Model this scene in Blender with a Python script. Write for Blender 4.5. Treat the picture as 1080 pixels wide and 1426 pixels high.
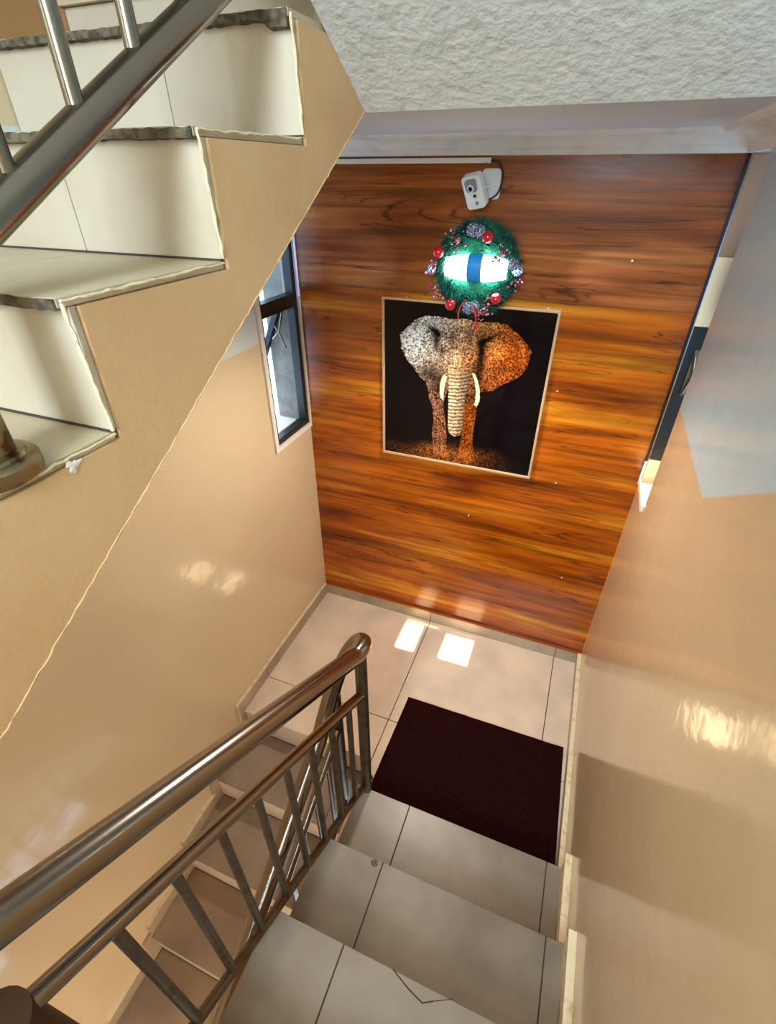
import bpy, bmesh, math, random
import numpy as np
from mathutils import Vector, Matrix, Euler
random.seed(7)
for o in list(bpy.data.objects): bpy.data.objects.remove(o)
sc = bpy.context.scene
COL = sc.collection

# ------------------------------------------------------------ camera
cam_d = bpy.data.cameras.new('camera'); cam = bpy.data.objects.new('camera', cam_d); COL.objects.link(cam)
yaw, pitch = 0.373, -0.605
fwd = Vector((-math.sin(yaw)*math.cos(pitch), math.cos(yaw)*math.cos(pitch), math.sin(pitch)))
rgt = Vector((math.cos(yaw), math.sin(yaw), 0)); up = rgt.cross(fwd)
M = Matrix((rgt, up, -fwd)).transposed().to_4x4(); M.translation = Vector((1.345, -2.235, 2.461))
cam.matrix_world = M
cam_d.sensor_fit = 'VERTICAL'; cam_d.sensor_height = 36; cam_d.lens = 683.6/1426*36
cam_d.clip_start = 0.02; cam_d.clip_end = 200
sc.camera = cam

# ------------------------------------------------------------ world, sun, daylight, exposure
w = bpy.data.worlds.new('sky'); sc.world = w; w.use_nodes = True
bg = w.node_tree.nodes['Background']; bg.inputs[0].default_value = (0.55, 0.76, 1.0, 1); bg.inputs[1].default_value = 3.5
def lamp(name, kind, energy, col, loc, direction, **kw):
    d = bpy.data.lights.new(name, kind); d.energy = energy; d.color = col
    for k, v in kw.items(): setattr(d, k, v)
    o = bpy.data.objects.new(name, d); COL.objects.link(o); o.location = loc
    o.rotation_euler = Vector(direction).to_track_quat('-Z', 'Y').to_euler(); return o
lamp('sun', 'SUN', 34, (1.0, 0.86, 0.62), (5, 0, 8), (-1, -0.02, -2.1), angle=0.012)
lamp('upper_back_daylight', 'AREA', 125, (0.64, 0.84, 1.0), (1.25, -4.6, 3.6), (0, 1, -0.12), shape='RECTANGLE', size=0.8, size_y=1.6)  # added area light standing for cool daylight from the unseen upper back
lamp('overhead_fill', 'AREA', 5, (1.0, 0.90, 0.76), (1.25, -3.1, 3.6), (-0.1, 0.75, -0.8), shape='RECTANGLE', size=0.5, size_y=0.5)  # added fill above and behind the camera, no fixture there
lamp('lower_wall_fill', 'AREA', 12, (1.0, 0.80, 0.58), (1.35, -2.6, -0.45), (-1, 0.1, 0.5), shape='RECTANGLE', size=0.6, size_y=0.5)  # added warm fill hidden under the right flight, brightens the left wall
sc.view_settings.view_transform = 'Standard'; sc.view_settings.look = 'None'
sc.view_settings.gamma = 1; sc.view_settings.exposure = 0.3; sc.view_settings.use_curve_mapping = False

# ------------------------------------------------------------ dimensions
W, XS, R, G = 1.719, 0.759, 0.178, 0.302
B0, C0 = 1.012, 1.231            # landing edge of the flight going down, first nosing of the flight going up to us
XR = 0.80                        # left edge of the right flight
T1, U1 = 2.161, -1.788           # first seen tread of the upper flight, its riser
CEIL = 2.576
SL = R/G

# ------------------------------------------------------------ materials
def srgb(r, g, b):
    f = lambda c: (c/255/12.92) if c/255 <= .04045 else ((c/255+.055)/1.055)**2.4
    return (f(r), f(g), f(b), 1)
def mat(name, col, rough=.5, metal=0, noise=None, bump=None, spec=.5, coat=0):
    m = bpy.data.materials.new(name); m.use_nodes = True; nt = m.node_tree; p = nt.nodes['Principled BSDF']
    p.inputs['Base Color'].default_value = col; p.inputs['Roughness'].default_value = rough
    p.inputs['Metallic'].default_value = metal; p.inputs['Specular IOR Level'].default_value = spec
    p.inputs['Coat Weight'].default_value = coat
    tc = nt.nodes.new('ShaderNodeTexCoord')
    if noise:                                   # (scale, colour2, low, high)
        n = nt.nodes.new('ShaderNodeTexNoise'); n.inputs['Scale'].default_value = noise[0]; n.inputs['Detail'].default_value = 6
        nt.links.new(tc.outputs['Object'], n.inputs['Vector'])
        mr = nt.nodes.new('ShaderNodeMapRange'); mr.inputs[1].default_value = noise[2]; mr.inputs[2].default_value = noise[3]
        nt.links.new(n.outputs['Fac'], mr.inputs[0])
        mx = nt.nodes.new('ShaderNodeMix'); mx.data_type = 'RGBA'; mx.inputs[6].default_value = col; mx.inputs[7].default_value = noise[1]
        nt.links.new(mr.outputs[0], mx.inputs[0]); nt.links.new(mx.outputs[2], p.inputs['Base Color'])
    if bump:                                    # (scale, strength, distance)
        n = nt.nodes.new('ShaderNodeTexNoise'); n.inputs['Scale'].default_value = bump[0]; n.inputs['Detail'].default_value = 5
        nt.links.new(tc.outputs['Object'], n.inputs['Vector'])
        b = nt.nodes.new('ShaderNodeBump'); b.inputs['Strength'].default_value = bump[1]; b.inputs['Distance'].default_value = bump[2]
        nt.links.new(n.outputs['Fac'], b.inputs['Height']); nt.links.new(b.outputs[0], p.inputs['Normal'])
    return m

def dado_wall(name, low, high, ydado, zd, slope, ztop, rough):
    """two-tone glossy enamel: beige below the paint line, pale above; the line rises along the stairs"""
    m = mat(name, low, rough, spec=.5, bump=(9, .16, .012)); nt = m.node_tree; p = nt.nodes['Principled BSDF']
    g = nt.nodes.new('ShaderNodeNewGeometry'); s = nt.nodes.new('ShaderNodeSeparateXYZ'); nt.links.new(g.outputs['Position'], s.inputs[0])
    def mth(op, a, b=None, c=None):
        n = nt.nodes.new('ShaderNodeMath'); n.operation = op
        for i, v in enumerate((a, b, c)):
            if v is None: continue
            if isinstance(v, (int, float)): n.inputs[i].default_value = v
            else: nt.links.new(v, n.inputs[i])
        return n.outputs[0]
    rise = mth('MAXIMUM', mth('MULTIPLY', mth('SUBTRACT', ydado, s.outputs['Y']), slope), 0.0)
    d = mth('SUBTRACT', mth('SUBTRACT', s.outputs['Z'], zd), rise)
    f = mth('SMOOTH_MIN', mth('MULTIPLY', mth('MAXIMUM', d, 0.0), 120.0), 1.0, .1)
    f = mth('MULTIPLY', f, mth('LESS_THAN', s.outputs['Z'], ztop))
    n = nt.nodes.new('ShaderNodeTexNoise'); n.inputs['Scale'].default_value = 2.2; n.inputs['Detail'].default_value = 4
    nt.links.new(g.outputs['Position'], n.inputs['Vector'])
    a = nt.nodes.new('ShaderNodeMix'); a.data_type = 'RGBA'; a.inputs[6].default_value = low
    a.inputs[7].default_value = tuple(c*.86 for c in low[:3])+(1,)
    nt.links.new(n.outputs['Fac'], a.inputs[0])
    x = nt.nodes.new('ShaderNodeMix'); x.data_type = 'RGBA'; nt.links.new(f, x.inputs[0]); nt.links.new(a.outputs[2], x.inputs[6]); x.inputs[7].default_value = high
    nt.links.new(x.outputs[2], p.inputs['Base Color'])
    return m

def wood(name, c0, c1, c2, off, rough=.2):
    m = bpy.data.materials.new(name); m.use_nodes = True; nt = m.node_tree; p = nt.nodes['Principled BSDF']
    tc = nt.nodes.new('ShaderNodeTexCoord')
    def mp(sx, sz, o=0):
        n = nt.nodes.new('ShaderNodeMapping'); n.inputs['Scale'].default_value = (sx, 1, sz); n.inputs['Location'].default_value = (off+o, 0, off*1.7)
        nt.links.new(tc.outputs['Object'], n.inputs[0]); return n.outputs[0]
    def nz(v, sc_, det, dist=0):
        n = nt.nodes.new('ShaderNodeTexNoise'); n.inputs['Scale'].default_value = sc_; n.inputs['Detail'].default_value = det; n.inputs['Distortion'].default_value = dist
        nt.links.new(v, n.inputs['Vector']); return n.outputs['Fac']
    a = nz(mp(.7, 5.0), 1.5, 5, .6)
    r = nt.nodes.new('ShaderNodeValToRGB'); nt.links.new(a, r.inputs[0])
    r.color_ramp.elements[0].position = .30; r.color_ramp.elements[0].color = c0
    r.color_ramp.elements[1].position = .72; r.color_ramp.elements[1].color = c2
    e = r.color_ramp.elements.new(.50); e.color = c1
    # fine streaks
    b = nz(mp(.8, 24, 3), 1.6, 4, .6)
    rb = nt.nodes.new('ShaderNodeMapRange'); rb.inputs[1].default_value = .35; rb.inputs[2].default_value = .65; rb.inputs[3].default_value = .56; rb.inputs[4].default_value = 1.2
    nt.links.new(b, rb.inputs[0])
    # dark wavy lines along contour levels
    c = nz(mp(.42, 7, 9), 1.5, 4, .5)
    mu = nt.nodes.new('ShaderNodeMath'); mu.operation = 'MULTIPLY'; mu.inputs[1].default_value = 13; nt.links.new(c, mu.inputs[0])
    fr = nt.nodes.new('ShaderNodeMath'); fr.operation = 'PINGPONG'; fr.inputs[1].default_value = .5; nt.links.new(mu.outputs[0], fr.inputs[0])
    rl = nt.nodes.new('ShaderNodeMapRange'); rl.inputs[1].default_value = 0; rl.inputs[2].default_value = .11; rl.inputs[3].default_value = .30; rl.inputs[4].default_value = 1
    nt.links.new(fr.outputs[0], rl.inputs[0])
    msk = nz(mp(1.3, 5, 20), 2, 2); rm = nt.nodes.new('ShaderNodeMapRange'); rm.inputs[1].default_value = .45; rm.inputs[2].default_value = .58; nt.links.new(msk, rm.inputs[0])
    lm = nt.nodes.new('ShaderNodeMix'); lm.inputs[2].default_value = 1; nt.links.new(rm.outputs[0], lm.inputs[0]); nt.links.new(rl.outputs[0], lm.inputs[3])
    m1 = nt.nodes.new('ShaderNodeMath'); m1.operation = 'MULTIPLY'; nt.links.new(rb.outputs[0], m1.inputs[0]); nt.links.new(lm.outputs[0], m1.inputs[1])
    vm = nt.nodes.new('ShaderNodeVectorMath'); vm.operation = 'SCALE'; nt.links.new(r.outputs[0], vm.inputs[0]); nt.links.new(m1.outputs[0], vm.inputs['Scale'])
    nt.links.new(vm.outputs[0], p.inputs['Base Color'])
    p.inputs['Roughness'].default_value = rough
    bn = nt.nodes.new('ShaderNodeBump'); bn.inputs['Strength'].default_value = .12; bn.inputs['Distance'].default_value = .004
    nt.links.new(nz(mp(3, 6, 5), 3, 3), bn.inputs['Height']); nt.links.new(bn.outputs[0], p.inputs['Normal'])
    return m

def emit(name, col, s):
    m = bpy.data.materials.new(name); m.use_nodes = True; p = m.node_tree.nodes['Principled BSDF']
    p.inputs['Base Color'].default_value = (.8, .9, .9, 1); p.inputs['Emission Color'].default_value = col; p.inputs['Emission Strength'].default_value = s; return m

def glass(name, tint, refl=.5):
    m = bpy.data.materials.new(name); m.use_nodes = True; nt = m.node_tree; nt.nodes.clear()
    o = nt.nodes.new('ShaderNodeOutputMaterial'); t = nt.nodes.new('ShaderNodeBsdfTransparent'); t.inputs[0].default_value = tint
    g = nt.nodes.new('ShaderNodeBsdfGlossy'); g.inputs['Roughness'].default_value = .03
    x = nt.nodes.new('ShaderNodeMixShader'); x.inputs[0].default_value = .10; nt.links.new(t.outputs[0], x.inputs[1]); nt.links.new(g.outputs[0], x.inputs[2])
    nt.links.new(x.outputs[0], o.inputs[0]); return m

M_LEFT = dado_wall('left_wall_enamel', srgb(224, 202, 166), srgb(212, 222, 218), -.95, 1.83, .59, 2.55, .11)
M_RIGHT = dado_wall('right_wall_enamel', srgb(214, 188, 152), srgb(186, 210, 220), -.93, 1.755, .64, 9, .12)
M_STR = mat('stringer_plaster', srgb(222, 184, 136), .55, noise=(3, srgb(212, 172, 124), .4, .6), bump=(60, .15, .004))
M_CREAM = mat('cream_plaster_edge', srgb(232, 216, 180), .7, noise=(30, srgb(205, 180, 135), .5, .7), bump=(120, .6, .006))
M_SOFF = mat('rough_white_plaster', srgb(214, 220, 218), .85, noise=(25, srgb(196, 204, 200), .5, .7), bump=(55, .5, .010))
M_CEIL = mat('landing_ceiling_paint', srgb(200, 206, 218), .8, bump=(90, .4, .004))
M_COVE = mat('cove_paint', srgb(226, 228, 228), .5, noise=(12, srgb(206, 206, 200), .5, .75))
M_TILE = mat('floor_tile', srgb(236, 214, 188), .30, noise=(3.5, srgb(208, 190, 170), .35, .7), bump=(160, .05, .002))
M_TREAD = mat('tread_tile', srgb(152, 139, 122), .36, noise=(3.0, srgb(120, 107, 92), .35, .65), bump=(160, .06, .002))
M_LTREAD = mat('lower_tread_tile', srgb(160, 138, 116), .36, noise=(3.5, srgb(134, 112, 92), .35, .65))
M_RISER = mat('riser_tile', srgb(200, 188, 168), .42, noise=(4, srgb(188, 172, 148), .4, .7))
M_LRISER = mat('lower_riser_tile', srgb(232, 218, 196), .42, noise=(5, srgb(214, 196, 170), .4, .7))
M_MORTAR = mat('mortar', srgb(112, 100, 80), .9, noise=(60, srgb(70, 62, 52), .4, .6), bump=(90, .8, .01))
M_GROUT = mat('dark_grout', srgb(66, 54, 44), .9)
M_SKIRT = mat('skirting_tile', srgb(184, 164, 140), .35, noise=(5, srgb(160, 142, 122), .4, .7))
M_WOODU = wood('wood_upper_sheet', srgb(104, 48, 18), srgb(152, 80, 34), srgb(186, 116, 56), 3.1)
M_WOODL = wood('wood_lower_sheet', srgb(112, 44, 6), srgb(182, 90, 12), srgb(222, 144, 34), 0.4)
M_STEEL = mat('stainless_steel', srgb(146, 136, 124), .21, 1, bump=(300, .05, .001))
M_STEELD = mat('worn_steel', srgb(120, 108, 92), .44, 1, noise=(20, srgb(92, 76, 60), .5, .7))
M_BRASS = mat('tarnished_steel', srgb(150, 134, 104), .42, 1, noise=(28, srgb(96, 66, 44), .55, .65))
M_BLACK = mat('black_aluminium', srgb(22, 22, 26), .35, spec=.5)
M_WHITE = mat('white_trim_paint', srgb(238, 234, 222), .45, noise=(40, srgb(208, 196, 176), .6, .75))
M_CONC = mat('grey_concrete', srgb(150, 144, 136), .9, noise=(20, srgb(134, 128, 120), .4, .6), bump=(50, .4, .01))
M_MAT = mat('maroon_mat_pile', srgb(44, 8, 6), .95, noise=(90, srgb(26, 3, 2), .4, .6), bump=(300, .9, .006), spec=.1)
M_GLASS = glass('window_glass', (.92, .95, .96, 1))
M_CAMW = mat('white_plastic', srgb(226, 230, 228), .4)
M_CAMG = mat('grey_plastic', srgb(120, 130, 140), .3)
M_LENS = mat('black_lens', srgb(10, 14, 24), .1)
M_CABLE = mat('dark_cable', srgb(46, 34, 30), .6)
M_FRAME = mat('pale_gold_frame', srgb(214, 178, 134), .35, .3)
M_LAMPG = emit('lit_lamp_glass', (.72, .95, 1.0, 1), 10.0)
M_BAND = mat('blue_lamp_band', srgb(34, 140, 214), .3)
M_LBASE = mat('lamp_base', srgb(150, 160, 90), .5)
M_FOL = mat('artificial_pine', srgb(22, 112, 88), .7, noise=(25, srgb(8, 52, 50), .4, .6))
M_FOL_LIT = mat('lamplit_pine', srgb(84, 206, 170), .6)  # paler needles nearest the lamp, its shine put into their colour
M_APPLE = mat('red_apple_gloss', srgb(196, 18, 34), .18, coat=.6)
M_CONE = mat('frosted_cone', srgb(52, 50, 92), .6, noise=(260, srgb(226, 232, 240), .5, .58))
M_BERRY = mat('dark_red_berry', srgb(150, 20, 50), .3, noise=(110, srgb(240, 214, 220), .52, .6))
M_RIBBON = mat('red_ribbon', srgb(214, 44, 36), .4)
M_STEM = mat('dark_stem', srgb(60, 20, 20), .7)

# ------------------------------------------------------------ helpers
def link(name, me, mats, parent=None, kind=None, loc=None):
    o = bpy.data.objects.new(name, me); COL.objects.link(o)
    for m in (mats if isinstance(mats, (list, tuple)) else [mats]): me.materials.append(m)
    if parent: o.parent = parent
    if kind: o['kind'] = kind
    if loc: o.location = loc
    return o
def fin(name, bm, mats, parent=None, kind=None, smooth=False, bev=0, loc=None):
    bmesh.ops.recalc_face_normals(bm, faces=bm.faces)
    if bev: bmesh.ops.bevel(bm, geom=[e for e in bm.edges if e.calc_face_angle(0) > .5], offset=bev, segments=2, affect='EDGES', profile=.5)
    if smooth:
        for f in bm.faces: f.smooth = True
    me = bpy.data.meshes.new(name); bm.to_mesh(me); bm.free()
    if smooth: me.set_sharp_from_angle(angle=.7)
    return link(name, me, mats, parent, kind, loc)
def box(bm, x0, x1, y0, y1, z0, z1, mi=0):
    vs = [bm.verts.new((x, y, z)) for x in (x0, x1) for y in (y0, y1) for z in (z0, z1)]
    fs = [bm.faces.new([vs[i] for i in q]) for q in ((0,1,3,2),(4,6,7,5),(0,4,5,1),(2,3,7,6),(0,2,6,4),(1,5,7,3))]
    for f in fs: f.material_index = mi
    return vs, fs
def bx(name, x0, x1, y0, y1, z0, z1, m, parent=None, kind=None, bev=0):
    bm = bmesh.new(); box(bm, x0, x1, y0, y1, z0, z1); return fin(name, bm, m, parent, kind, bev=bev)
def prism(name, pts, x0, x1, m, parent=None, kind=None):   # polygon (y,z) extruded in x
    bm = bmesh.new(); a = [bm.verts.new((x0, y, z)) for y, z in pts]; b = [bm.verts.new((x1, y, z)) for y, z in pts]
    bm.faces.new(a); bm.faces.new(b[::-1]); n = len(pts)
    for i in range(n): bm.faces.new((a[i], a[(i+1) % n], b[(i+1) % n], b[i]))
    return fin(name, bm, m, parent, kind)
def tube_bm(bm, path, r, seg=16, closed_ends=True):
    P = [Vector(p) for p in path]; n = len(P); rings = []
    rr = r if isinstance(r, (list, tuple)) else [r]*n
    t0 = (P[1]-P[0]).normalized(); a = t0.orthogonal().normalized()
    for i in range(n):
        t = ((P[i]-P[i-1]).normalized() if i else t0) + ((P[i+1]-P[i]).normalized() if i < n-1 else (P[i]-P[i-1]).normalized()); t.normalize()
        a = (a - t*a.dot(t)).normalized(); b = t.cross(a)
        rings.append([bm.verts.new(P[i]+(a*math.cos(2*math.pi*k/seg)+b*math.sin(2*math.pi*k/seg))*rr[i]) for k in range(seg)])
    for i in range(n-1):
        for k in range(seg): bm.faces.new((rings[i][k], rings[i][(k+1) % seg], rings[i+1][(k+1) % seg], rings[i+1][k]))
    if closed_ends: bm.faces.new(rings[0][::-1]); bm.faces.new(rings[-1])
def tube(name, path, r, m, parent=None, seg=16, kind=None):
    bm = bmesh.new(); tube_bm(bm, path, r, seg); return fin(name, bm, m, parent, kind, smooth=True)
def lathe_bm(bm, prof, c=(0,0,0), axis='Z', seg=24):      # prof: (radius, height)
    rings = []
    for r, h in prof:
        ring = []
        for k in range(seg):
            a = 2*math.pi*k/seg; p = (r*math.cos(a), r*math.sin(a), h)
            if axis == 'X': p = (p[2], p[0], p[1])
            if axis == 'Y': p = (p[0], p[2], p[1])
            ring.append(bm.verts.new(Vector(c)+Vector(p)))
        rings.append(ring)
    for i in range(len(rings)-1):
        for k in range(seg): bm.faces.new((rings[i][k], rings[i][(k+1) % seg], rings[i+1][(k+1) % seg], rings[i+1][k]))
    bm.faces.new(rings[0][::-1]); bm.faces.new(rings[-1])
def empty(name, loc, label, cat, group=None):
    o = bpy.data.objects.new(name, None); COL.objects.link(o); o.location = loc; o.empty_display_size = .1
    o['label'] = label; o['category'] = cat
    if group: o['group'] = group
    return o
def tag(o, label, cat, group=None):
    o['label'] = label; o['category'] = cat
    if group: o['group'] = group
    return o
def par(child_list, root):                                  # parent keeping world place (root not rotated)
    for c in child_list:
        c.parent = root; c.matrix_parent_inverse = Matrix.Translation(root.location).inverted()
def smooth_path(pts, n=8):                                  # Catmull-Rom
    P = [Vector(p) for p in pts]; P = [2*P[0]-P[1]]+P+[2*P[-1]-P[-2]]; out = []
    for i in range(1, len(P)-2):
        for k in range(n):
            t = k/n; a, b, c, d = P[i-1:i+3]
            out.append(.5*((2*b)+(-a+c)*t+(2*a-5*b+4*c-d)*t*t+(-a+3*b-3*c+d)*t**3))
    out.append(P[-2]); return out

# ============================================================ SETTING
TH = .16
ZB, ZT, YB = -1.7, 5.0, -4.75
# left wall with window opening y[-.345,-.015] z[1.305,2.50]
LY0, LY1, LZ0, LZ1 = -.345, -.012, 1.305, 2.50
bm = bmesh.new()
box(bm, -TH, 0, YB, LY0, ZB, ZT); box(bm, -TH, 0, LY0, LY1, ZB, LZ0); box(bm, -TH, 0, LY0, LY1, LZ1, ZT); box(bm, -TH, 0, LY1, 0, ZB, ZT)
fin('wall_left', bm, M_LEFT, kind='structure')
# right wall with window opening
RY0, RY1, RZ0, RZ1 = -.285, -.02, 1.315, 2.512
bm = bmesh.new()
box(bm, W, W+TH, YB, RY0, ZB, ZT); box(bm, W, W+TH, RY0, RY1, ZB, RZ0); box(bm, W, W+.05, RY0, RY1, RZ1, ZT); box(bm, W+.05, W+TH, RY0, RY1, 2.605, ZT); box(bm, W, W+TH, RY1, 0, ZB, ZT)
fin('wall_right', bm, M_RIGHT, kind='structure')
# back wall, wood laminate sheets
wb = bx('wall_back', -TH, W+TH, 0.008, .17, ZB, ZT, M_STR, kind='structure')
bx('wood_panel', 0.001, W-.001, 0.0, .0078, 2.026, 2.54, M_WOODU, wb)
bx('wood_panel', 0.001, W-.001, 0.0, .0078, .02, 2.024, M_WOODL, wb)
# front wall far behind the camera
bx('wall_front', -TH, W+TH, YB-.15, YB, ZB, ZT, M_STR, kind='structure')
# nail pins on the sheets
for k, (x, z) in enumerate(((.56, 2.0), (1.18, 2.0), (1.45, 2.19), (1.28, 1.66), (1.36, 1.2), (.95, .9), (1.5, .62), (.52, 1.75))):
    bm = bmesh.new(); lathe_bm(bm, [(.004, 0), (.003, -.0025)], (x, 0, z), 'Y', 8); fin('nail_head', bm, M_WHITE, wb)

# floor: landing slab with tiles
bm = bmesh.new(); box(bm, .0, .79, -B0, .0, -.20, -.012); box(bm, .79, W, -C0+.004, .0, -.20, -.012)
fl = fin('floor', bm, M_GROUT, kind='structure')
gp = .0022
J1, J2, JY = .778, 1.575, -.778
def tile(parent, x0, x1, y0, y1, ztop, m, name='tile', th=.012, g=gp):
    bm = bmesh.new(); box(bm, x0+g, x1-g, y0+g, y1-g, ztop-th, ztop+random.uniform(-.0004, .0004)); return fin(name, bm, m, parent, bev=.0012)
tile(fl, 0, J1, JY, 0, 0, M_TILE); tile(fl, J1, J2, JY, 0, 0, M_TILE); tile(fl, J2, W, JY, 0, 0, M_TILE)
tile(fl, 0, J1, -B0-.012, JY, 0, M_TILE); tile(fl, J1, J2, -C0-.01, JY, 0, M_TILE); tile(fl, J2, W, -C0-.01, JY, 0, M_TILE)
# lower storey floor, closing the well
bx('floor', -.02, W+.02, YB, -3.3, -1.6, -1.424, M_LTREAD, kind='structure')

# skirting tiles
def skirt_piece(parent, x0, x1, y0, y1, z0, z1):
    bm = bmesh.new(); vs, fs = box(bm, x0, x1, y0, y1, z0, z1); fs[5].material_index = 1
    return fin('skirting_tile', bm, [M_SKIRT, M_CREAM], parent, bev=.0008)
bb = bx('baseboard_back', 0, W, -.010, -.0005, .001, .082, M_GROUT, kind='structure')
for x0, x1 in ((0, J1), (J1, J2), (J2, W)): skirt_piece(bb, x0+.002, x1-.002, -.0145, -.0095, .001, .085)
bx('bead', 0.002, W-.002, -.016, -.0005, .0855, .094, mat('wood_bead', srgb(150, 72, 20), .35), bb)
bl = bx('baseboard_left', .0005, .010, -1.04, -.014, .001, .082, M_GROUT, kind='structure')
skirt_piece(bl, .0095, .0145, JY+.002, -.015, .001, .085); skirt_piece(bl, .0095, .0145, -1.055, JY-.002, .001, .085)
bx('plaster_edge', .0005, .012, -1.055, -.015, .0855, .094, M_CREAM, bl)
bx('plaster_edge', .0005, .016, -1.064, -1.0555, -.08, .094, M_CREAM, bl)
br = bx('baseboard_right', W-.014, W-.0005, -1.20, -.015, .001, .082, M_GROUT, kind='structure')
skirt_piece(br, W-.019, W-.0145, -.80, -.017, .001, .085); skirt_piece(br, W-.019, W-.0145, -1.20, -.804, .001, .085)
bx('plaster_edge', W-.022, W-.0005, -1.20, -.015, .0855, .094, M_CREAM, br)

# ceiling of the landing (underside of next half landing)
bx('ceiling', 0, W, -.884, 0, CEIL, 2.79, M_CEIL, kind='structure')
bx('ceiling', -TH, W+TH, YB, .17, 4.9, 5.05, M_CEIL, kind='structure')
# coves
def cove_profile(n=8):
    pts = [(0, 2.512), (-.012, 2.514), (-.018, 2.530)]
    for k in range(n+1):
        a = math.pi/2*k/n
        pts.append((-.022-.078*(1-math.cos(a)), 2.532+.030*math.sin(a)))
    pts += [(-.112, CEIL-.008), (-.118, CEIL), (0, CEIL)]
    return pts
prism('trim_1', [(y-.0005, z) for y, z in cove_profile()], 0, W-.0005, M_COVE, kind='structure')
bm = bmesh.new(); pf = cove_profile(); a = [bm.verts.new((W+y-.0008, -.0008, z+.0003)) for y, z in pf]; b = [bm.verts.new((W+y-.0008, -.883, z+.0003)) for y, z in pf]
bm.faces.new(a); bm.faces.new(b[::-1])
for i in range(len(pf)): bm.faces.new((a[i], a[(i+1) % len(pf)], b[(i+1) % len(pf)], b[i]))
fin('trim_2', bm, M_COVE, kind='structure')

# ------------------------------------------------------------ windows
def rot_about(obs, pivot, ang, axis='Y'):
    R_ = Matrix.Translation(pivot) @ Matrix.Rotation(ang, 4, axis) @ Matrix.Translation(-Vector(pivot))
    for o in obs: o.data.transform(R_)
# window_1, left wall
w1 = bpy.data.objects.new('window_1', None); COL.objects.link(w1); w1['kind'] = 'structure'
def ring(name, x0, x1, y0, y1, z0, z1, t, m, parent, tb=None):   # rectangular frame in the yz plane
    tb = tb or t
    bm = bmesh.new(); box(bm, x0, x1, y0, y0+t, z0, z1); box(bm, x0, x1, y1-t, y1, z0, z1)
    box(bm, x0, x1, y0+t, y1-t, z0, z0+tb); box(bm, x0, x1, y0+t, y1-t, z1-t, z1); return fin(name, bm, m, parent)
bm = bmesh.new()
box(bm, .0005, .012, -.372, -.345, 1.283, 2.50); box(bm, .0005, .012, -.345, -.004, 1.283, 1.306); box(bm, .0005, .010, -.014, -.0006, 1.306, 1.96)
fin('trim', bm, M_WHITE, w1)
bx('trim', .0005, .010, -.018, -.0006, 1.964, 2.5, M_WHITE, w1)
ring('frame', -.045, -.004, LY0, LY1, LZ0, LZ1, .030, M_BLACK, w1)
bx('transom', -.050, -.003, LY0+.03, LY1-.03, 1.925, 1.985, M_BLACK, w1)
bx('pane', -.058, -.054, LY0+.03, LY1-.03, 1.985, LZ1-.03, M_GLASS, w1)
sash = ring('sash', -.10, -.075, LY0+.012, LY1-.012, 1.335, 1.925, .034, M_BLACK, w1)
pane = bx('pane', -.090, -.086, LY0+.046, LY1-.046, 1.37, 1.89, M_GLASS, sash)
rot_about([sash, pane], (-.08, 0, 1.93), math.radians(26))
tube('stay_arm', [(-.07, -.05, 1.90), (-.10, -.055, 1.80), (-.145, -.05, 1.76)], .005, M_STEEL, w1, 8)
tube('stay_arm', [(-.07, -.05, 1.72), (-.10, -.055, 1.80), (-.13, -.05, 1.83)], .005, M_STEEL, w1, 8)
bx('sill', -TH-.03, -.076, LY0, LY1, LZ0-.02, LZ0+.012, M_WHITE, w1)
# outside of the left window: neighbouring concrete
bx('outer_wall', -.192, -TH-.005, -.011, .14, -.5, 3.0, M_CONC, kind='structure')
bx('reveal_lining', -TH, -.047, LY1-.006, LY1-.0005, LZ0+.013, LZ1-.001, M_CONC, w1)
# window_2, right wall
w2 = bpy.data.objects.new('window_2', None); COL.objects.link(w2); w2['kind'] = 'structure'
M_REV_LIT = mat('sunlit_reveal', srgb(226, 202, 158), .6); M_REV_SHADE = mat('shaded_reveal', srgb(150, 112, 84), .55)  # one reveal in two tones, sunlight and shade put into the colour
bx('reveal_lining', W+.002, W+TH-.04, RY1-.008, RY1-.0005, 2.22, RZ1-.001, M_REV_SHADE, w2)
bx('reveal_lining', W+.002, W+TH-.04, RY1-.008, RY1-.0005, 1.985, 2.218, M_REV_LIT, w2)
bx('reveal_lining', W+.002, W+TH-.04, RY1-.010, RY1-.0005, 1.42, 1.983, M_BLACK, w2)
bx('reveal_lining', W+.002, W+TH-.04, RY1-.008, RY1-.0005, RZ0+.001, 1.418, M_REV_LIT, w2)
bx('corner_strip', W-.009, W-.0008, -.012, -.0008, RZ0+.02, 2.511, M_BLACK, w2)
bm = bmesh.new(); box(bm, W-.010, W-.0005, -.020, -.0125, 1.285, 1.40); box(bm, W-.008, W-.0005, -.262, -.0205, 1.285, 1.312)
fin('trim', bm, M_WHITE, w2)
ring('frame', W+.10, W+.135, RY0, RY1-.011, RZ0, 2.605, .018, M_BLACK, w2)
bx('transom', W+.095, W+.14, RY0+.018, RY1-.029, 2.03, 2.245, M_BLACK, w2)
bx('pane', W+.115, W+.119, RY0+.018, RY1-.029, 2.245, 2.586, M_GLASS, w2)
s2 = ring('sash', W+.136, W+.158, RY0+.010, RY1-.02, 1.335, 2.045, .018, M_BLACK, w2)
p2 = bx('pane', W+.145, W+.149, RY0+.03, RY1-.04, 1.36, 2.02, M_GLASS, s2)
rot_about([s2, p2], (W+.14, 0, 2.045), math.radians(-24))
bx('hinge_plate', W+.03, W+.05, RY1-.016, RY1-.0105, 1.72, 1.90, M_STEELD, w2)
tube('stay_arm', [(W+.036, RY1-.02, 1.73), (W+.05, RY1-.024, 1.80), (W+.036, RY1-.02, 1.88)], .004, M_STEEL, w2, 8)

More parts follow.
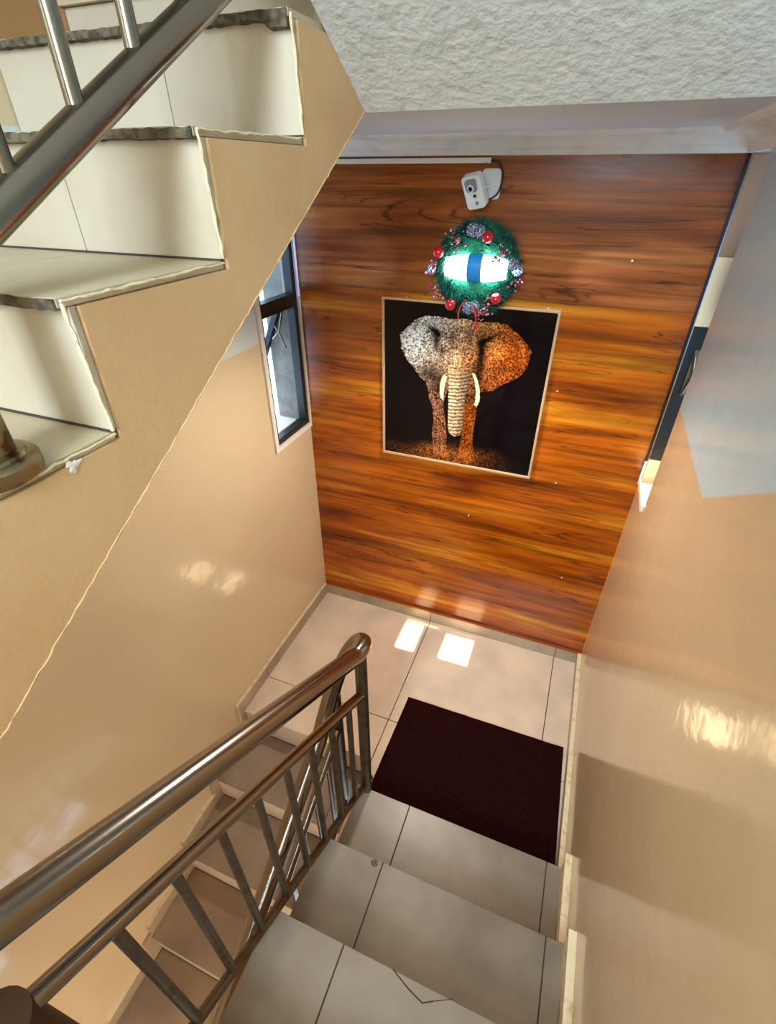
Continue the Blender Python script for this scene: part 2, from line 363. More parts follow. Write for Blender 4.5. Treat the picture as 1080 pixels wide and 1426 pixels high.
# ============================================================ STAIR FLIGHTS
def ridge(parent, path, r=.0022):                           # rough plaster bead along a tile edge
    pts = []
    for i in range(len(path)-1):
        a, b = Vector(path[i]), Vector(path[i+1]); n = max(2, int((b-a).length/.012))
        for k in range(n): pts.append(a.lerp(b, k/n)+Vector((random.uniform(-.0012, .0012), random.uniform(-.0012, .0012), random.uniform(-.0012, .0012))))
    pts.append(Vector(path[-1])); return tube('plaster_edge', pts, [r*random.uniform(.6, 1.25) for _ in pts], M_CREAM, parent, 6)

# --- flight coming down from the camera to the landing (right)
fr = empty('stair_flight', (XR, -C0, 0), 'right flight of grey tiled steps going down to the maroon mat', 'stairs')
pts = [(-C0-.02, -.01)]
NR = 7
XLT = lambda y: max(.767, .855+(y+1.157)*.0458-.022)
for k in range(NR):
    y = -C0-.02-k*G; pts += [(y, (k+1)*R-.013), (y-G, (k+1)*R-.013)]
ye = -C0-.02-NR*G; pts += [(ye, NR*R-.2), (-C0-.22, -.19), (-C0-.02, -.19)]
body = prism('body', pts, XR+.012, W-.001, M_STR, None)
ch = [body]
jx = (1.056, 1.052, 1.046, 1.06, 1.05, 1.055, 1.05)
for k in range(NR):
    y1 = -C0-k*G; y0 = y1-G-.001; z = (k+1)*R
    xl = XLT((y0+y1)/2)
    for a, b in ((xl, jx[k]), (jx[k], 1.640), (1.640, W-.022)):
        ch.append(tile(None, a, b, y0 if k < NR-1 else y0, y1, z, M_TREAD, 'tread_tile'))
    for q_ in (jx[k], 1.640): ch.append(bx('grout_line', q_-.003, q_+.003, y0+.002, y1-.0015, z-.0125, z-.0022, M_GROUT))
    ch.append(bx('riser_tile', xl+.013, W-.02, -C0-.0195-k*G, -C0-.010-k*G, z-R+.002, z-.014, M_RISER))
    s = bmesh.new(); vs, fs = box(s, W-.019, W-.0005, y0+.03, y1+.012, z-.10, z+.085); fs[5].material_index = 1; fs[3].material_index = 1; fs[0].material_index = 1
    ch.append(fin('skirting_tile', s, [M_SKIRT, M_CREAM]))
    ch.append(bx('plaster_edge', W-.026, W-.0004, y0+.028, y1+.014, z+.0855, z+.094, M_CREAM))
# chip and crack
bm = bmesh.new(); lathe_bm(bm, [(.014, 0), (.011, .0015)], (1.022, -C0-G-.016, 2*R-.0004), 'Z', 9)
for v in bm.verts: v.co.x += random.uniform(-.003, .003); v.co.y += random.uniform(-.003, .003)
ch.append(fin('chip', bm, M_MORTAR))
z3 = 3*R+.0008
bm = bmesh.new()
cr = [(1.205, -1.836), (1.225, -1.845), (1.262, -1.860), (1.307, -1.873), (1.335, -1.858), (1.385, -1.834)]
for i in range(len(cr)-1):
    (xa, ya), (xb, yb) = cr[i], cr[i+1]; n = Vector((-(yb-ya), xb-xa, 0)).normalized()*(.0018 if i < 4 else .001)
    f = [bm.verts.new(Vector((xa, ya, z3))+n), bm.verts.new(Vector((xa, ya, z3))-n), bm.verts.new(Vector((xb, yb, z3))-n), bm.verts.new(Vector((xb, yb, z3))+n)]
    bm.faces.new(f)
ch.append(fin('crack', bm, M_GROUT))
par(ch, fr)

# --- flight going on down, left of the railing
f2 = empty('stair_flight', (0, -B0, -R), 'left flight of brown tiled steps with pale risers going down below the landing', 'stairs')
ch = []; NL = 7
pts = [(-B0+.012, -.014)]
for k in range(1, NL+1):
    y = -B0+.012-(k-1)*G; pts += [(y, -k*R-.013), (y-G, -k*R-.013)]
ye = -B0+.012-NL*G; pts += [(ye, -NL*R-.25), (-B0+.012, -.46)]
ch.append(prism('body', pts, .0005, XS-.012, M_STR))
for k in range(1, NL+1):
    z = -k*R; y1 = -B0-(k-1)*G+.002; y0 = -B0-k*G-.012
    jx_ = .62+.02*((k*7) % 3)
    for a, b in ((.016, jx_), (jx_, XS)):
        ch.append(tile(None, a, b, y0, y1, z, M_LTREAD, 'tread_tile'))
    ch.append(bx('riser_tile', .016, XS-.001, y1-.004, y1+.006, z+.002, z+R-.0135, M_LRISER))
    ch.append(bx('mortar_joint', .016, XS-.002, y1-.0065, y1-.0042, z+.0005, z+.006, M_GROUT))
    ch.append(skirt_piece(None, .0005, .0155, y0+.012, y1-.004, z+.001, z+.088))
    s = bx('skirting_tile', .0005, .0150, y1-.052, y1+.0065, z+.089, z+R+.02, M_SKIRT); ch.append(s)
    ch.append(bx('plaster_edge', .0004, .0165, y0+.02, y1-.053, z+.0885, z+.095, M_CREAM))
par(ch, f2)

# --- flight going up, top left (beige side, white risers)
f3 = empty('stair_flight', (0, -3.2, 1.335), 'upper left flight with white tiled risers and beige plastered side', 'stairs')
ch = []
soffz = lambda y: CEIL+(y+.884)*SL
nose = .030
def zt(k): return T1+k*R                                    # tread tops; k may be negative
pts = [(-3.25, soffz(-3.25))] + [(-.884, CEIL), (-.884, 2.80-.013), (-.958, 2.80-.013), (-.958, zt(3)-.013)]
yr = {k: U1+(k)*G for k in range(-4, 3)}                     # riser above tread k at this y
for k in range(2, -5, -1):
    y = yr[k]+.010
    pts += [(y, zt(k+1)-.013), (y, zt(k)-.013)]
pts += [(-3.25, zt(-4)-.013)]
pts = [p for i, p in enumerate(pts) if i == 0 or p != pts[i-1]]
ch.append(prism('body', pts, .0005, XS, M_STR))
TX = XS-.004; JX = .455
def wedge_tiles(k, ya, yb, z):
    for a, b in ((.002, JX), (JX, TX)): ch.append(tile(None, a, b, ya, yb, z, M_RISER if False else M_TREAD3, 'tread_tile', g=.0012))
M_TREAD3 = mat('upper_tread_tile', srgb(196, 180, 150), .4, noise=(4, srgb(180, 162, 130), .4, .7))
for k in range(-3, 4):
    z = zt(k); yb = yr[k]+.004 if k < 3 else -.954; ya = yr[k-1]-.016
    wedge_tiles(k, ya, yb, z)
    # rough mortar bed showing below the nosing, jagged
    bm = bmesh.new(); n = 60; prev = None
    for i in range(n+1):
        x = .002+(TX-.004)*i/n; d = .001+random.uniform(0, .002)+(.012 if i > n-4 and k == 3 else 0)
        y = yr[k-1]-.0185+random.uniform(-.001, .001)
        zt_ = z-.0005-random.uniform(0, .002); cur = [bm.verts.new((x, y, zt_)), bm.verts.new((x, y, z-.012-d)), bm.verts.new((x, yr[k-1]-.0015, z-.013-d)), bm.verts.new((x, yr[k-1]-.0155, zt_))]
        if prev:
            for q in range(4): bm.faces.new((prev[q], prev[(q+1) % 4], cur[(q+1) % 4], cur[q]))
        else: bm.faces.new(cur)
        prev = cur
    bm.faces.new(prev[::-1]); ch.append(fin('mortar_joint', bm, M_MORTAR))
    for a, b in ((.002, JX), (JX, TX)):                      # riser tiles under the nosing of tread k
        bm = bmesh.new(); box(bm, a+.001, b-.001, yr[k-1]-.001, yr[k-1]+.009, zt(k-1)+.003, z-.0125); ch.append(fin('riser_tile', bm, M_RISER, bev=.001))
    ch.append(bx('grout_line', .003, TX, yr[k-1]-.003, yr[k-1]+.001, zt(k-1)+.0002, zt(k-1)+.0035, M_GROUT))
    # plaster bead round the ends
    if -1 <= k <= 3:
        ch.append(ridge(None, [(TX+.004, yr[k-1]-.012, z-.006), (TX+.004, yr[k-1]-.002, zt(k-1)+.004)], .0028))
        if k < 3: ch.append(ridge(None, [(TX+.004, yr[k-1]-.012, z-.004), (TX+.004, yr[k], z-.002)], .002))
for a, b in ((.002, JX), (JX, TX)):
    bm = bmesh.new(); box(bm, a+.001, b-.001, -.969, -.959, zt(3)+.003, 2.787); ch.append(fin('riser_tile', bm, M_RISER, bev=.001))
ch.append(bx('tread_tile', .002, TX, -.985, -.86, 2.788, 2.80, M_TREAD3))
for k in (3,):                                               # skirting on the wall beside the top step
    ch.append(bx('skirting_tile', .0008, .012, yr[2]-.01, -.972, zt(3)+.001, zt(3)+.095, mat('brown_skirting_tile', srgb(190, 142, 92), .4)))
ch.append(ridge(None, [(XS+.0005, -3.0, soffz(-3.0)+.002), (XS+.0005, -.886, CEIL+.002)], .0013))
ch[-1].data.materials[0] = M_STR
# white plaster splash near the post
bm = bmesh.new(); bmesh.ops.create_icosphere(bm, subdivisions=3, radius=.010)
for v in bm.verts: a_ = math.atan2(v.co.z, v.co.y); k_ = 1+.35*math.sin(3*a_+1)+.2*math.sin(7*a_); v.co = Vector((v.co.x*.2, v.co.y*k_, v.co.z*k_*.8))+Vector((XS, -1.862, T1-.014))
ch.append(fin('plaster_splash', bm, M_WHITE, smooth=True))
par(ch, f3)

# --- overhead flight, only its rough underside seen
f4 = empty('stair_flight', (XS, -.884, CEIL), 'overhead flight seen from below, rough white plaster underside', 'stairs')
prism_pts = [(-.884, CEIL), (-.884, CEIL+.22), (-1.05, CEIL+.30), (-4.7, CEIL+.30+3.65*SL), (-4.7, soffz(-.884)+(4.7-.884)*SL)]
ob = prism('body', prism_pts, XS+.0006, W-.0005, M_SOFF); par([ob], f4)
bpy.context.view_layer.update()

# ============================================================ RAILINGS
rl = empty('stair_railing', (.855, -1.22, R), 'stainless steel railing with round handrail turning between the two lower flights', 'railing')
ch = []
X = lambda y: .855+(y+1.157)*.0458
zr = lambda y: 1.115+(-1.25-y)*.588
zm = lambda y: .885+(-1.25-y)*.60
zb = lambda y: .215+(-1.20-y)*.575
ZLr = lambda y: .570+(y+1.54)*.588                            # left handrail, x=.735
XL = .718
path = [(X(y), y, zr(y)) for y in (-3.3, -2.8, -2.3, -1.9, -1.6, -1.4, -1.30)]
bend = smooth_path([(X(-1.27), -1.27, zr(-1.27)), (.851, -1.225, 1.118), (.838, -1.185, 1.10), (.805, -1.165, 1.06), (.768, -1.170, .99), (.738, -1.20, .90), (XL, -1.265, .775), (XL, -1.36, ZLr(-1.36))], 6)
left = [(XL, y, ZLr(y)) for y in (-1.5, -1.8, -2.1, -2.5, -2.9)]
ch.append(tube('handrail', path+bend+left, .031, M_STEEL, seg=28))
ch.append(tube('middle_rail', [(X(y), y, zm(y)) for y in (-2.27, -1.8, -1.235)], .0175, M_STEEL, seg=18))
ch.append(tube('middle_rail', [(XL+.004, y, ZLr(y)-.21) for y in (-2.9, -2.0, -1.225)], .0165, M_STEEL, seg=18))
ch.append(tube('bottom_rail', [(X(y), y, zb(y)) for y in (-2.27, -1.7, -1.20)], .0145, M_STEELD, seg=14))
ch.append(tube('bottom_rail', [(XL+.004, y, ZLr(y)-.82) for y in (-2.9, -2.0, -1.19)], .0145, M_STEELD, seg=14))
ch.append(tube('post', [(X(-1.235), -1.235, .10), (X(-1.235), -1.235, 1.10)], .0225, M_STEELD, seg=20))
ch.append(tube('post', [(XL+.002, -1.205, -.12), (XL+.002, -1.205, .86)], .020, M_STEELD, seg=20))
M_DARKP = mat('dark_brown_post', srgb(74, 48, 30), .5, .4)
ch.append(tube('post', [(X(-2.29)-.004, -2.292, .60), (X(-2.29)-.004, -2.292, zm(-2.29)+.005)], .045, M_DARKP, seg=24))
for i in range(8):
    y = -1.339-.1147*i
    ch.append(tube('baluster', [(X(y), y, zb(y)), (X(y), y, zm(y))], .0115, M_STEELD, seg=12))
for i in range(13):
    y = -1.325-.115*i
    ch.append(tube('baluster', [(XL+.004, y, ZLr(y)-.82), (XL+.004, y, ZLr(y)-.21)], .0115, M_STEELD, seg=12))
par(ch, rl)
ru = empty('stair_railing', (.70, -1.928, T1), 'steel railing on the upper left flight with flanged post', 'railing')
ch = []
zu = lambda y: 2.429+(y+1.802)*.57
px, py = .716, -1.934
ch.append(tube('bottom_rail', [(.72, y, zu(y)) for y in (-1.93, -1.5, -1.02)], .0215, M_STEEL, seg=24))
for i in range(7):
    y = -1.780+.1165*i
    ch.append(tube('baluster', [(.72, y, zu(y)+.012), (.72, y, zu(y)+.66)], .0105, M_STEEL, seg=14))
ch.append(tube('handrail', [(.72, y, zu(y)+.72) for y in (-1.99, -1.5, -1.02)], .026, M_STEEL, seg=24))
ch.append(tube('middle_rail', [(.72, y, zu(y)+.66) for y in (-1.93, -1.5, -1.02)], .015, M_STEEL, seg=16))
ch.append(tube('post', [(px, py, T1+.012), (px, py, T1+1.0)], .036, M_BRASS, seg=24))
bm = bmesh.new(); lathe_bm(bm, [(.055, 0), (.057, .004), (.057, .018), (.052, .023), (.046, .024), (.044, .028), (.037, .029)], (px, py, T1+.0008), 'Z', 32)
fl_ = fin('flange', bm, M_BRASS, smooth=True); ch.append(fl_)
par(ch, ru)

# ============================================================ MAT
bm = bmesh.new(); vs, fs = box(bm, .835, 1.682, -1.222, -.612, .0008, .010)
bmesh.ops.subdivide_edges(bm, edges=bm.edges[:], cuts=20, use_grid_fill=True)
for v in bm.verts:
    if v.co.z > .009: v.co.z += random.uniform(-.0012, .0012)
    v.co.x += (-.612-v.co.y)/.61*(.016 if v.co.x > 1.2 else -.012)
    if v.co.y > -.613: v.co.y += .012*(v.co.x-.835)+random.uniform(-.0015, .0015)
dm = tag(fin('door_mat', bm, M_MAT), 'dark maroon carpet mat lying on the landing tiles', 'mat')

# ============================================================ TRUNKING, SECURITY CAMERA
tr = tag(bx('cable_trunking', .001, .885, -.016, -.0006, 2.490, 2.507, M_WHITE, bev=.002), 'thin white cable trunking running under the cornice to the security camera', 'trunking')
tag(tube('camera_cable', smooth_path([(.886, -.008, 2.498), (.915, -.010, 2.492), (.935, -.010, 2.45), (.925, -.018, 2.40), (.90, -.04, 2.378), (.872, -.058, 2.372)], 6), .0032, M_CABLE, seg=8), 'thin dark cable hanging from the trunking end to the camera', 'cable')
sc_ = empty('security_camera', (.889, 0, 2.425), 'small white security camera on a bracket above the wreath', 'camera')
def rbox(bm, sx, sy, sz, rad, n=5):                          # rounded in the xz plane, depth in y
    pts = []
    for cx, cz, a0 in ((sx/2-rad, sz/2-rad, 0), (-sx/2+rad, sz/2-rad, 90), (-sx/2+rad, -sz/2+rad, 180), (sx/2-rad, -sz/2+rad, 270)):
        for k in range(n+1):
            a = math.radians(a0+90*k/n); pts.append((cx+rad*math.cos(a), cz+rad*math.sin(a)))
    A = [bm.verts.new((x, -sy/2, z)) for x, z in pts]; Bv = [bm.verts.new((x, sy/2, z)) for x, z in pts]
    bm.faces.new(A); bm.faces.new(Bv[::-1])
    for i in range(len(pts)): bm.faces.new((A[i], A[(i+1) % len(pts)], Bv[(i+1) % len(pts)], Bv[i]))
def place(o, parent, T): o.data.transform(T); o.parent = parent; return o
bm = bmesh.new(); rbox(bm, .072, .012, .098, .014); o = fin('mounting_plate', bm, M_CAMW, bev=.002); place(o, sc_, Matrix.Translation((0.004, -.0068, 0)))
o = tube('bracket_arm', [(0, -.012, -.005), (-.008, -.045, -.008), (-.018, -.06, -.012)], .008, M_CAMW, seg=12); o.parent = sc_
bm = bmesh.new(); bmesh.ops.create_uvsphere(bm, u_segments=12, v_segments=8, radius=.013, matrix=Matrix.Translation((-.018, -.062, -.012))); fin('ball_joint', bm, M_CAMG, sc_, smooth=True)
T = Matrix.Translation((-.036, -.092, -.020)) @ Matrix.Rotation(math.radians(-10), 4, 'Z') @ Matrix.Rotation(math.radians(24), 4, 'X') @ Matrix.Rotation(math.radians(-11), 4, 'Y')
bm = bmesh.new(); rbox(bm, .074, .034, .114, .013); o = fin('housing', bm, M_CAMW, smooth=False, bev=.003); place(o, sc_, T)
bm = bmesh.new(); rbox(bm, .046, .003, .044, .012); o2 = fin('lens_window', bm, M_CAMG); place(o2, sc_, T @ Matrix.Translation((-.002, -.0185, .026)))
bm = bmesh.new(); lathe_bm(bm, [(.013, 0), (.0125, -.004), (.009, -.005)], (0, 0, 0), 'Y', 20); o = fin('lens_ring', bm, M_CAMW, smooth=True); place(o, sc_, T @ Matrix.Translation((-.004, -.0195, .018)))
bm = bmesh.new(); lathe_bm(bm, [(.0085, 0), (.007, -.004), (.003, -.006)], (0, 0, 0), 'Y', 20); o = fin('lens', bm, M_LENS, smooth=True); place(o, sc_, T @ Matrix.Translation((-.004, -.0235, .018)))
bm = bmesh.new(); lathe_bm(bm, [(.006, 0), (.006, -.002)], (0, 0, 0), 'Y', 16); o = fin('sensor', bm, M_LENS); place(o, sc_, T @ Matrix.Translation((.004, -.0175, -.010)))
bm = bmesh.new(); lathe_bm(bm, [(.007, 0), (.006, -.001)], (0, 0, 0), 'Y', 16); o = fin('indicator', bm, M_CAMG); place(o, sc_, T @ Matrix.Translation((.006, -.0175, -.036)))

# ============================================================ WREATH AND LAMP
WC = Vector((.880, -.052, 2.140)); RM = .135
wr = empty('christmas_wreath', WC, 'round green christmas wreath with red apples and frosted cones, hung round the lit lamp', 'wreath')
def foliage(name, n, m, lo, hi, seed, dr=0):
    rnd = random.Random(seed); bm = bmesh.new()
    for i in range(n):
        a = rnd.uniform(0, 2*math.pi); b = rnd.uniform(0, 2*math.pi); rr = rnd.uniform(.1, .036)
        rt = .034*math.sqrt(rnd.random())
        Rm = RM+dr*rnd.random()*1.6
        c = Vector((math.cos(a)*(Rm+rt*math.cos(b)), -abs(rt*math.sin(b))*.9+.01, math.sin(a)*(Rm+rt*math.cos(b))))
        out = Vector((math.cos(a)*math.cos(b), -abs(math.sin(b))*.9-.15, math.sin(a)*math.cos(b)))
        tang = Vector((-math.sin(a), 0, math.cos(a)))
        d = (out*.8+tang*rnd.uniform(.2, 1.1)+Vector((rnd.uniform(-.4, .4), rnd.uniform(-.4, .2), rnd.uniform(-.4, .4)))).normalized()
        L = rnd.uniform(lo, hi); s = d.orthogonal().normalized()*.0014; s.rotate(Matrix.Rotation(rnd.uniform(0, 6.3), 3, d))
        e = c+d*L
        if e.y > .045: e.y = .045
        t = d.cross(s).normalized()*.0012
        q = [bm.verts.new(c+s), bm.verts.new(c-s*.5+t), bm.verts.new(c-s*.5-t), bm.verts.new(e)]
        for f in ((0,1,3),(1,2,3),(2,0,3)): bm.faces.new([q[j] for j in f])
    return fin(name, bm, m, wr, kind='stuff')
bm = bmesh.new()
tube_bm(bm, [(RM*math.cos(a), 0, RM*math.sin(a)) for a in [2*math.pi*k/40 for k in range(41)]], .018, 8); fin('wreath_ring', bm, M_FOL, wr, smooth=True)
foliage('foliage', 7000, M_FOL, .022, .042, 1); foliage('lamplit_foliage', 4600, M_FOL_LIT, .02, .038, 2, -.045)
def apple(x, z, r=.0235):
    bm = bmesh.new(); prof = []
    for k in range(13):
        t = math.pi*k/12; rr = r*math.sin(t)*(1+.06*math.cos(t)); zz = r*math.cos(t)*.92
        if t < .6: zz -= (.6-t)*r*.35
        prof.append((max(rr, .0008), zz))
    lathe_bm(bm, prof, (0, 0, 0), 'Z', 20)
    o = fin('apple', bm, M_APPLE, wr, smooth=True); o.location = (x, -.052, z); o.rotation_euler = (.5, random.uniform(-.4, .4), 0)
    st = tube('stem', [(0, 0, r*.65), (.002, 0, r*1.05)], .0012, M_STEM, o, 6)
for x, z in ((.040, .118), (-.152, .058), (-.088, -.135), (.098, -.098)): apple(x, z)
def cone(x, z, s=.024):
    bm = bmesh.new(); n = 70
    bmesh.ops.create_uvsphere(bm, u_segments=10, v_segments=8, radius=s*.8)
    for i in range(n):
        t = i/n; ph = i*2.399; zz = 1-2*t; rr = math.sqrt(1-zz*zz)
        c = Vector((rr*math.cos(ph), rr*math.sin(ph), zz))*s
        bmesh.ops.create_icosphere(bm, subdivisions=1, radius=s*.16, matrix=Matrix.Translation(c))
    o = fin('pine_cone', bm, M_CONE, wr, smooth=True); o.location = (x, -.052, z)
for x, z, s in ((-.020, .140, .022), (.008, .136, .020), (-.012, -.142, .022), (.012, -.136, .022), (-.178, -.005, .018), (.168, .01, .020), (.150, .03, .018)): cone(x, z, s)
def berries(x, z, n=14):
    rnd = random.Random(int(x*1000+z*7000)); bm = bmesh.new()
    for i in range(n):
        c = Vector((rnd.gauss(0, .014), rnd.uniform(-.018, .004), rnd.gauss(0, .014)))
        bmesh.ops.create_icosphere(bm, subdivisions=2, radius=rnd.uniform(.0035, .0055), matrix=Matrix.Translation(c))
    o = fin('berry_cluster', bm, M_BERRY, wr, kind='stuff', smooth=True); o.location = (x, -.058, z)
for x, z in ((-.085, .120), (-.075, .09), (.110, .075), (.085, .055), (-.165, -.075), (-.145, -.095), (.045, -.140), (.060, -.120), (.175, -.03), (-.17, .01), (.04, -.16)): berries(x, z)
def ribbon(pts, wd=.003):
    P = smooth_path(pts, 6); bm = bmesh.new(); prev = None
    for i, p_ in enumerate(P):
        cur = [bm.verts.new(p_+Vector((a*wd, b*.0006, 0))) for a, b in ((-1, -1), (1, -1), (1, 1), (-1, 1))]
        if prev:
            for q in range(4): bm.faces.new((prev[q], prev[(q+1) % 4], cur[(q+1) % 4], cur[q]))
        else: bm.faces.new(cur)
        prev = cur
    bm.faces.new(prev[::-1]); fin('ribbon', bm, M_RIBBON, wr)
ribbon([(.018, -.075, -.125), (.028, -.072, -.175), (.030, -.045, -.215), (.026, -.032, -.245)])
ribbon([(-.020, -.08, -.105), (-.040, -.082, -.14), (-.044, -.08, -.18), (-.030, -.075, -.188)], .0025)

lp = empty('wall_lamp', (WC.x-.002, -.03, WC.z+.004), 'lit white wall lamp with a blue middle band inside the wreath', 'lamp')
def barrel(name, xa, xb, m, grow=0, n=10):
    bm = bmesh.new(); prof = []
    for k in range(n+1):
        x = xa+(xb-xa)*k/n; r = (.050-.016*(abs(x)/.125)**2.2)+grow; prof.append((r, x))
    lathe_bm(bm, prof, (0, 0, 0), 'X', 32)
    for v in bm.verts: v.co.y = v.co.y*.72-.040
    o = fin(name, bm, m, lp, smooth=True); return o
barrel('lamp_glass', -.125, -.030, M_LAMPG); barrel('lamp_glass', .028, .125, M_LAMPG)
barrel('middle_band', -.030, .028, M_BAND, .002)
bm = bmesh.new(); box(bm, -.09, .09, -.02, .028, -.054, .056); fin('back_box', bm, M_LBASE, lp, bev=.006)
# added spots just outside the lamp glass, giving a blue glow along the wall
for sx in (-1, 1):
    d = bpy.data.lights.new('lamp_glow_fill', 'SPOT'); d.energy = 22; d.color = (.30, .48, 1.0); d.spot_size = math.radians(44); d.spot_blend = 1; d.shadow_soft_size = .02
    o = bpy.data.objects.new('lamp_glow_fill', d); COL.objects.link(o); o.parent = lp; o.location = (sx*.14, -.115, -.005)
    o.rotation_euler = Vector((sx, .30, 0)).to_track_quat('-Z', 'Y').to_euler()

d = bpy.data.lights.new('landing_fill', 'SPOT'); d.energy = 48; d.spot_size = math.radians(168); d.spot_blend = .7; d.color = (1.0, .90, .76); d.shadow_soft_size = .05  # added warm fill hung ahead of the lamp, brightens the landing
o = bpy.data.objects.new('landing_fill', d); COL.objects.link(o); o.parent = lp; o.location = (0, -.34, -.05); o.rotation_euler = Vector((0, -.45, -1)).to_track_quat('-Z', 'Y').to_euler()

# ============================================================ ELEPHANT PICTURE
PX0, PX1, PZ0, PZ1 = .449, 1.234, 1.206, 1.999
pic = empty('framed_picture', (PX0, 0, PZ0), 'square framed black picture of an elephant below the wreath', 'picture')
ft = .011
def fbar(x0, x1, z0, z1):
    bm = bmesh.new(); box(bm, x0, x1, -.022, -.0008, z0, z1); o = fin('frame_bar', bm, M_FRAME, bev=.002); par([o], pic)
fbar(PX0, PX1, PZ1-ft, PZ1); fbar(PX0, PX1, PZ0, PZ0+ft); fbar(PX0, PX0+ft, PZ0+ft, PZ1-ft); fbar(PX1-ft, PX1, PZ0+ft, PZ1-ft)
# print painted per vertex: map picture (u right, v down) onto tracing coordinates by homography
src = np.array([(0, 0), (1, 0), (1, 1), (0, 1)], float); dst = np.array([(5, 25), (1077, 84), (920, 1094), (38, 948)], float)
A_ = []
for (u, v), (x, y) in zip(src, dst): A_ += [[u, v, 1, 0, 0, 0, -x*u, -x*v, -x], [0, 0, 0, u, v, 1, -y*u, -y*v, -y]]
H = np.linalg.svd(np.array(A_))[2][-1].reshape(3, 3)
Ng = 330
uu, vv = np.meshgrid(np.linspace(0, 1, Ng), np.linspace(0, 1, Ng))
q = np.stack([uu, vv, np.ones_like(uu)], -1) @ H.T; XX, YY = q[..., 0]/q[..., 2], q[..., 1]/q[..., 2]
rng = np.random.default_rng(3)
def vnoise(s, seed=0):                                       # smooth value noise on tracing coords
    r = np.random.default_rng(seed).random((int(1200/s)+3, int(1200/s)+3)); x = np.clip(XX, 0, 1190)/s; y = np.clip(YY, 0, 1190)/s
    i, j = x.astype(int), y.astype(int); fx, fy = x-i, y-j; fx = fx*fx*(3-2*fx); fy = fy*fy*(3-2*fy)
    return (r[j, i]*(1-fx)+r[j, i+1]*fx)*(1-fy)+(r[j+1, i]*(1-fx)+r[j+1, i+1]*fx)*fy
def inside(poly, wob=0):
    x, y = XX+(vnoise(14, 5)-.5)*wob, YY+(vnoise(14, 6)-.5)*wob; c = np.zeros(XX.shape, bool); n = len(poly)
    for k in range(n):
        x0, y0 = poly[k]; x1, y1 = poly[(k+1) % n]
        if y0 == y1: continue
        m_ = ((y0 > y) != (y1 > y)) & (x < (x1-x0)*(y-y0)/(y1-y0)+x0); c ^= m_
    return c
outline = [(105,240),(150,190),(200,145),(255,122),(320,123),(400,135),(425,140),(480,133),(540,142),(580,153),(640,150),(700,152),(760,165),(820,205),(875,265),(918,325),(905,380),(885,440),(850,482),(800,510),(740,535),(690,568),(640,582),(600,576),(592,640),(588,700),(578,780),(570,880),(575,960),(590,1005),(540,1020),(480,985),(495,900),(505,820),(490,850),(455,856),(425,838),(412,800),(408,860),(410,930),(430,985),(330,970),(325,900),(318,840),(328,760),(320,690),(298,630),(285,570),(270,520),(240,500),(200,450),(150,390),(115,320)]
trunk = [(400,330),(405,420),(412,500),(413,600),(415,700),(416,780),(424,832),(450,855),(486,850),(503,800),(508,720),(518,620),(540,520),(566,430),(580,350),(540,290),(460,280)]
tuskL = [(378,478),(362,520),(357,580),(364,622),(384,638),(383,585),(390,535),(404,490)]
tuskR = [(556,470),(572,520),(582,580),(580,630),(572,664),(590,670),(606,634),(606,575),(590,510),(572,470)]
gap = [(384,640),(412,560),(414,700),(414,800),(408,860),(400,760),(384,690)]
gap2 = [(503,800),(510,700),(520,650),(512,740),(505,860),(495,880)]
n1, n2, n3 = vnoise(4, 1), vnoise(9, 2), vnoise(60, 3); tex = (n1*.65+n2*.35)
img = np.zeros((Ng, Ng, 3)); img[:] = np.array(srgb(12, 7, 10)[:3])
body_ = inside(outline, 5)
tcol = np.clip((XX-250)/520+(YY-300)/1500, 0, 1)[..., None]
pale = np.array([232, 222, 208])/255; tan_ = np.array([214, 150, 98])/255; rust = np.array([190, 92, 34])/255
base = np.where(tcol < .55, pale+(tan_-pale)*(tcol/.55), tan_+(rust-tan_)*((tcol-.55)/.45))
low = (np.clip((YY-380)/240, 0, 1)*(1-.55*np.exp(-((XX-460)/60)**2)))[..., None]; brown = np.array([128, 74, 56])/255
base = base*(1-.6*low)+brown*.6*low
leg2 = ((XX > 495) & (YY > 650))[..., None]; base = np.where(leg2, np.array([168, 84, 34])/255, base)
lit = .24+.95*np.clip((tex-.24)*1.8, 0, 1)
def blob(cx, cy, sx, sy, ang=0):
    a = math.radians(ang); dx, dy = XX-cx, YY-cy; x = dx*math.cos(a)+dy*math.sin(a); y = -dx*math.sin(a)+dy*math.cos(a)
    return np.exp(-(x/sx)**2-(y/sy)**2)
lit *= np.clip(1+.35*blob(720, 320, 60, 55)-.9*blob(318, 215, 48, 17, 35)-.75*blob(330, 275, 20, 62)-.9*blob(645, 258, 62, 15, -28)-.85*blob(608, 330, 24, 95)-.4*blob(430, 250, 30, 80)-.3*blob(530, 240, 30, 60)-.6*blob(590, 480, 26, 90)-.55*blob(300, 470, 70, 50, 20)-.5*blob(365, 340, 12, 30, -10)-.55*blob(470, 610, 110, 60)*(XX > 500)-.5*blob(350, 560, 40, 60), .06, 1.4)
lit *= 1+.5*blob(190, 270, 60, 80)+.35*blob(720, 330, 80, 60)+.3*blob(470, 170, 70, 40)+.3*blob(445, 400, 35, 80)+.3*blob(700, 185, 90, 14, 12)+.35*blob(860, 330, 30, 90, -20)
streak = np.sin(np.arctan2(YY-300, XX-640)*46+n2*6); lit *= np.where((XX > 640), 1+.18*streak, 1)
col = base*lit[..., None]
tr_ = inside(trunk, 3)
wr_ = .5+.5*np.sin(YY/3.4+(XX-460)**2/1500+n2*3); tc2 = np.array([214, 180, 140])/255*(.45+.75*(1-np.clip((XX-430)/120, 0, 1)))[..., None]*(.45+.65*wr_)[..., None]*(.7+.5*tex)[..., None]
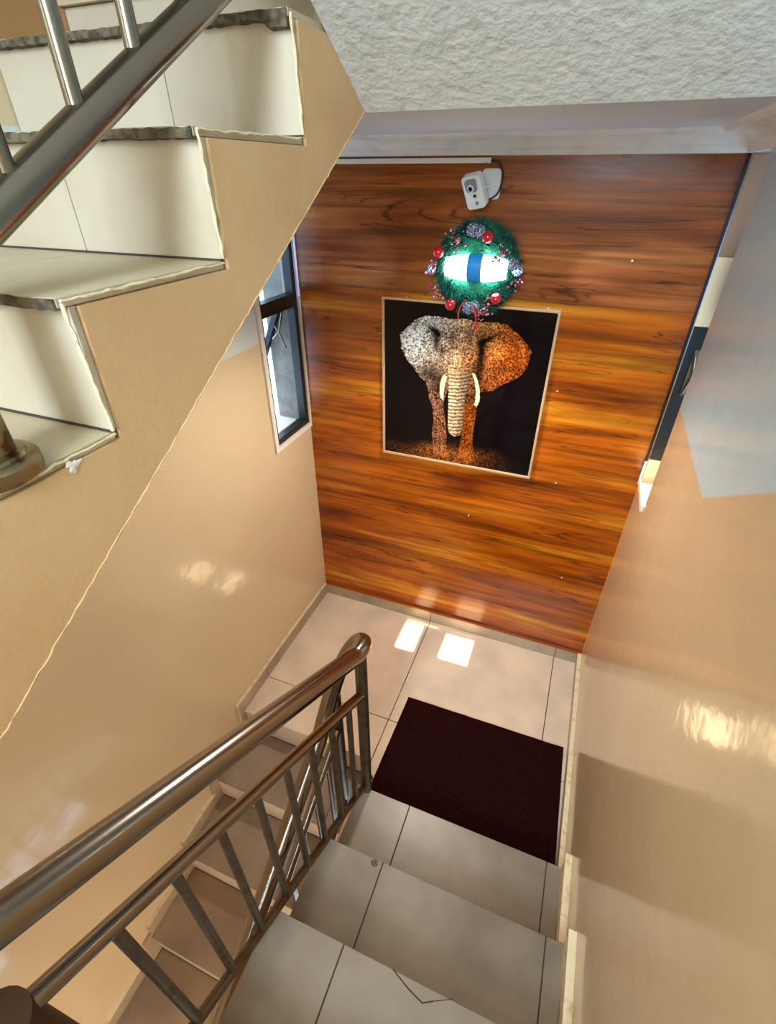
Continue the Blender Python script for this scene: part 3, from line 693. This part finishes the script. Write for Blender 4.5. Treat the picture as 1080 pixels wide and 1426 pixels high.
tk = (np.clip((YY-400)/120, 0, 1)*tr_)[..., None]; col = col*(1-tk)+tc2*tk
tl, trr = inside(tuskL), inside(tuskR)
col = np.where((tl | trr)[..., None], np.array([236, 214, 184])/255*(.8+.2*tex)[..., None], col)
eye = blob(362, 330, 9, 6) > .5; col = np.where(eye[..., None], .04, col)
body_ &= ~inside(gap); body_ |= tl | trr
edge = np.where(body_[..., None], .86*np.clip(col, 0, 1)**2.2, img)
# sandy ground scatter
gy = YY-(925+.115*XX)+(vnoise(70, 12)-.5)*60; gr = np.exp(-(np.minimum(gy, 0)/38)**2)*np.exp(-(np.maximum(gy, 0)/120)**2)*np.exp(-((XX-400)/230)**2)*1.1
spk = np.clip((vnoise(4, 8)-.45)*3, 0, 1)*gr
rustl = np.array([.30, .085, .012])
edge = np.where(((~body_) | (YY > 900))[..., None], edge+rustl*(gr*.18+spk*1.25)[..., None], edge)
me = bpy.data.meshes.new('print')
px_ = PX0+ft+(PX1-PX0-2*ft)*uu; pz_ = PZ1-ft-(PZ1-PZ0-2*ft)*vv
co = np.stack([px_-PX0, np.full_like(px_, -.0135), pz_-PZ0], -1).reshape(-1, 3)
ii = np.arange(Ng*Ng).reshape(Ng, Ng); fc = np.stack([ii[:-1, :-1], ii[1:, :-1], ii[1:, 1:], ii[:-1, 1:]], -1).reshape(-1, 4)
me.from_pydata(co.tolist(), [], fc.tolist())
at_ = me.color_attributes.new('ink', 'FLOAT_COLOR', 'POINT')
at_.data.foreach_set('color', np.concatenate([edge.reshape(-1, 3), np.ones((Ng*Ng, 1))], 1).astype(np.float32).ravel())
mp_ = mat('glossy_print', (0, 0, 0, 1), .10, spec=.22); ca = mp_.node_tree.nodes.new('ShaderNodeVertexColor'); ca.layer_name = 'ink'
mp_.node_tree.links.new(ca.outputs[0], mp_.node_tree.nodes['Principled BSDF'].inputs['Base Color'])
link('print', me, mp_, pic)
o = bx('backing', PX0+ft, PX1-ft, -.0125, -.001, PZ0+ft, PZ1-ft, M_BLACK); par([o], pic)
